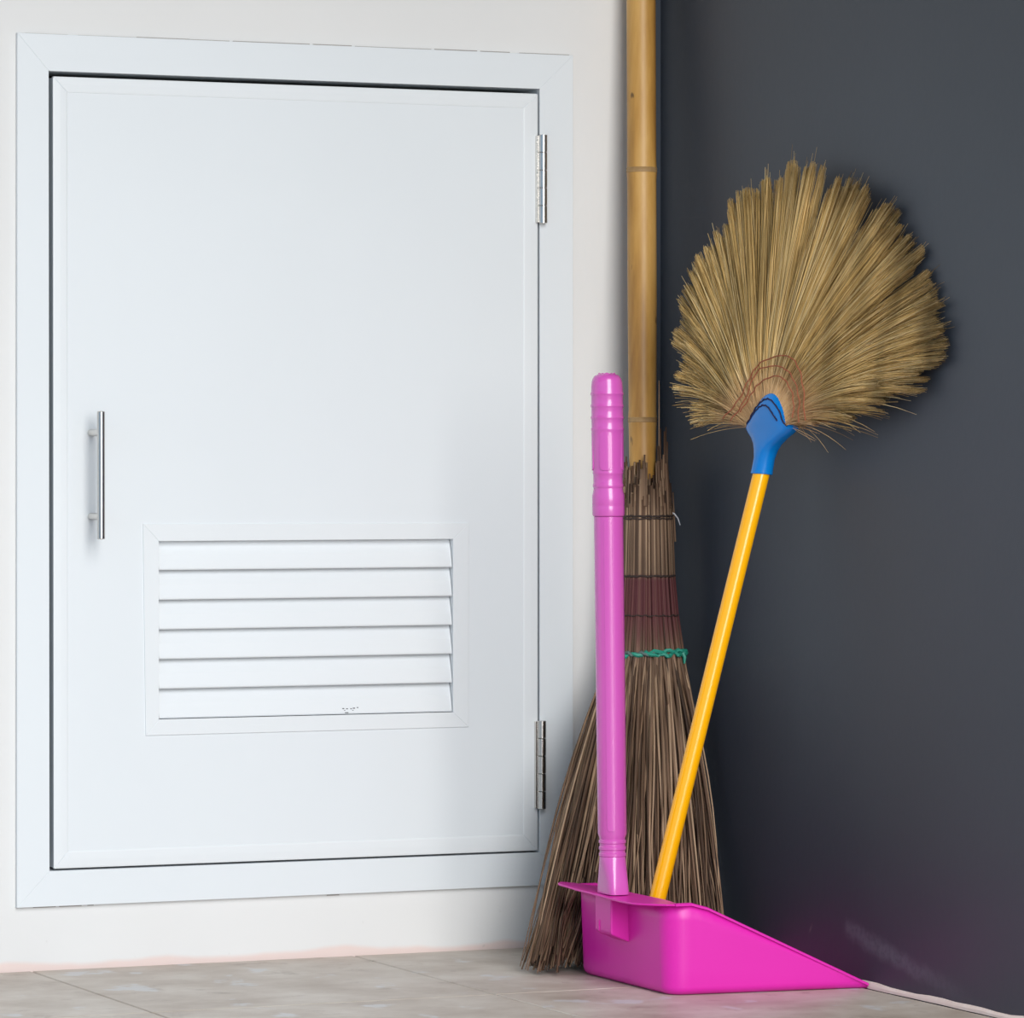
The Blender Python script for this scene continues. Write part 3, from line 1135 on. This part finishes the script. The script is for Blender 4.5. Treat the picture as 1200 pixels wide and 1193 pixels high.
def tuft(i, count, sparse=False):
    tu, tv_, hw = tips[i]
    fr = i / (nt - 1)
    b = base_arc[int(fr * (len(base_arc) - 1))]
    tip = np.array((tu, tv_))
    ax = tip - b
    L0 = np.linalg.norm(ax)
    ax /= L0
    pr = np.array((-ax[1], ax[0]))
    hwm = hw * 0.00092
    # stretch of the width across the foreshortened direction
    hwm *= 1.0 + 0.72 * abs(pr[0])
    ncl = max(4, int(hw * 0.55))
    cl = [(-1 + 2 * (q + 0.5) / ncl + rs.randn() * 0.06, 1 - 0.07 * rs.rand() ** 1.5, rs.uniform(-1, 1)) for q in range(ncl)]
    paths, radii = [], []
    S_ = 8
    for k in range(count):
        ce, cln, cw = cl[rs.randint(ncl)]
        e = ce + rs.randn() * 0.5 / ncl
        bb = base_arc[int(np.clip(fr + e * 0.035 + rs.randn() * 0.012, 0, 1) * (len(base_arc) - 1))] * rs.uniform(0.86, 1.0)
        ln = cln - 0.05 * rs.rand() ** 2 - 0.04 * e * e
        q_ = rs.rand()
        if q_ < 0.10:
            ln -= rs.rand() * 0.35
        elif q_ > 0.97:
            ln += rs.rand() * 0.07
        end = b + ax * L0 * ln + pr * hwm * e + pr * rs.randn() * 0.0009
        if rs.rand() < 0.22:
            # shorter fibres that fill the space towards the neighbouring tufts
            i2 = min(nt - 1, max(0, i + (1 if rs.rand() < 0.5 else -1)))
            m_ = rs.uniform(0.15, 0.6)
            tp = tip * (1 - m_) + np.array(tips[i2][:2]) * m_
            end = bb + (tp - bb) * rs.uniform(0.55, 0.90)
        if sparse and rs.rand() < 0.04:
            end = end + np.array((0, -1)) * rs.rand() * 0.03
        mid = (bb + end) / 2
        # fibres leave the sleeve fairly upright, then bow outwards
        side = np.array((0.0, 1.0)) * (0.10 * abs(ax[0])) * L0
        ctl = mid + side * rs.uniform(0.6, 1.3) + pr * rs.randn() * 0.003
        w0 = rs.uniform(-1, 1)
        we = 0.55 * cw + 0.45 * w0
        ht = fan_halfthick(0.15)
        tuft_w = 0.002 * math.sin(i * 2.4)
        P, R = [], []
        r0 = rs.uniform(0.00030, 0.00055)
        for s_ in range(S_):
            t = s_ / (S_ - 1)
            p = bb * (1 - t) ** 2 + 2 * ctl * t * (1 - t) + end * t * t
            rad = math.hypot(p[0], p[1])
            w = (w0 * (1 - t) + we * t) * fan_halfthick(rad) * (1 - 0.25 * t) * min(1, 0.6 + t * 1.6) + tuft_w * t
            q = np.array(fp(p[0], p[1], w))
            if q[0] > -0.0035:
                q[0] = -0.0035 - 0.004 * rs.rand()
            P.append(q)
            R.append(r0 * (1 - 0.55 * t))
        paths.append(P)
        radii.append(R)
    return paths, radii


for i in range(nt):
    hw = tips[i][2]
    cnt = int(200 + hw * 24)
    if i in (0, nt - 1):
        cnt = 200
    pa, ra_ = tuft(i, cnt, sparse=i in (0, 1, nt - 4, nt - 3, nt - 2, nt - 1))
    # local frame of the fan so that its base can be paler: origin at the sleeve, x = u, z = v
    me_paths = []
    o = strand_obj('bristle_tuft', pa, ra_, M_fan, None, 3)
    o['kind'] = 'stuff'
    Mloc = Matrix(((FU[0], -FN[0], FV[0], FO[0]), (FU[1], -FN[1], FV[1], FO[1]), (FU[2], -FN[2], FV[2], FO[2]), (0, 0, 0, 1)))
    o.data.transform(Mloc.inverted())
    o.parent = fan_t
    o.matrix_parent_inverse = Matrix.Translation(-Vector(fan_t.location))
    o.matrix_basis = Mloc
# stray wisps
paths, radii = [], []
for (u0, v0, u1, v1) in ((-0.03, 0.0, -0.19, 0.045), (-0.03, 0.0, -0.175, 0.022), (-0.03, 0.0, -0.165, 0.012), (-0.03, 0.0, -0.12, -0.004), (-0.04, 0.0, -0.155, 0.004),
                         (0.03, 0.0, 0.262, 0.050), (0.03, 0.0, 0.285, 0.066), (0.03, 0.0, 0.20, 0.012), (0.03, 0.0, 0.155, -0.002), (0.03, 0.0, 0.22, 0.025), (0.03, 0.0, 0.115, -0.004), (0.03, 0.0, 0.06, -0.006)):
    P, R = [], []
    for s_ in range(9):
        t = s_ / 8
        q = np.array(fp(u0 + (u1 - u0) * t, v0 + (v1 - v0) * t + 0.008 * math.sin(math.pi * t), 0.004 * math.sin(7 * u1 + 3 * t)))
        q[0] = min(q[0], -0.003)
        P.append(q)
        R.append(0.0006 * (1 - 0.5 * t))
    paths.append(P)
    radii.append(R)
o = strand_obj('stray_fibres', paths, radii, M_fan, fan_t, 3)
o['kind'] = 'stuff'
# three rows of rust-coloured stitching over the base of the fan
for arc in [[(-0.078, 0.0081), (-0.0509, 0.0285), (-0.0311, 0.0536), (-0.0119, 0.0691), (0.0291, 0.0758), (0.054, 0.067), (0.0696, 0.0428), (0.0775, 0.005)], [(-0.0628, 0.0061), (-0.0408, 0.0265), (-0.0203, 0.0581), (0.0032, 0.0642), (0.0242, 0.0638), (0.0461, 0.0542), (0.0632, 0.0309), (0.0651, 0.0032)], [(-0.0459, 0.0153), (-0.0271, 0.0348), (-0.0124, 0.0467), (0.015, 0.0538), (0.035, 0.0488), (0.0521, 0.031), (0.055, 0.0079)]]:
    pts = []
    for i, (u, v_) in enumerate(catmull(arc, 8)):
        pts.append(fp(u, v_, fan_halfthick(math.hypot(u, v_)) * 1.0 + 0.0006 + 0.0009 * math.sin(i * 1.1)))
    v, f = tube(pts, 0.0007, 6)
    o = obj('stitching', v, f, M_rust, fan_t, smooth=True)
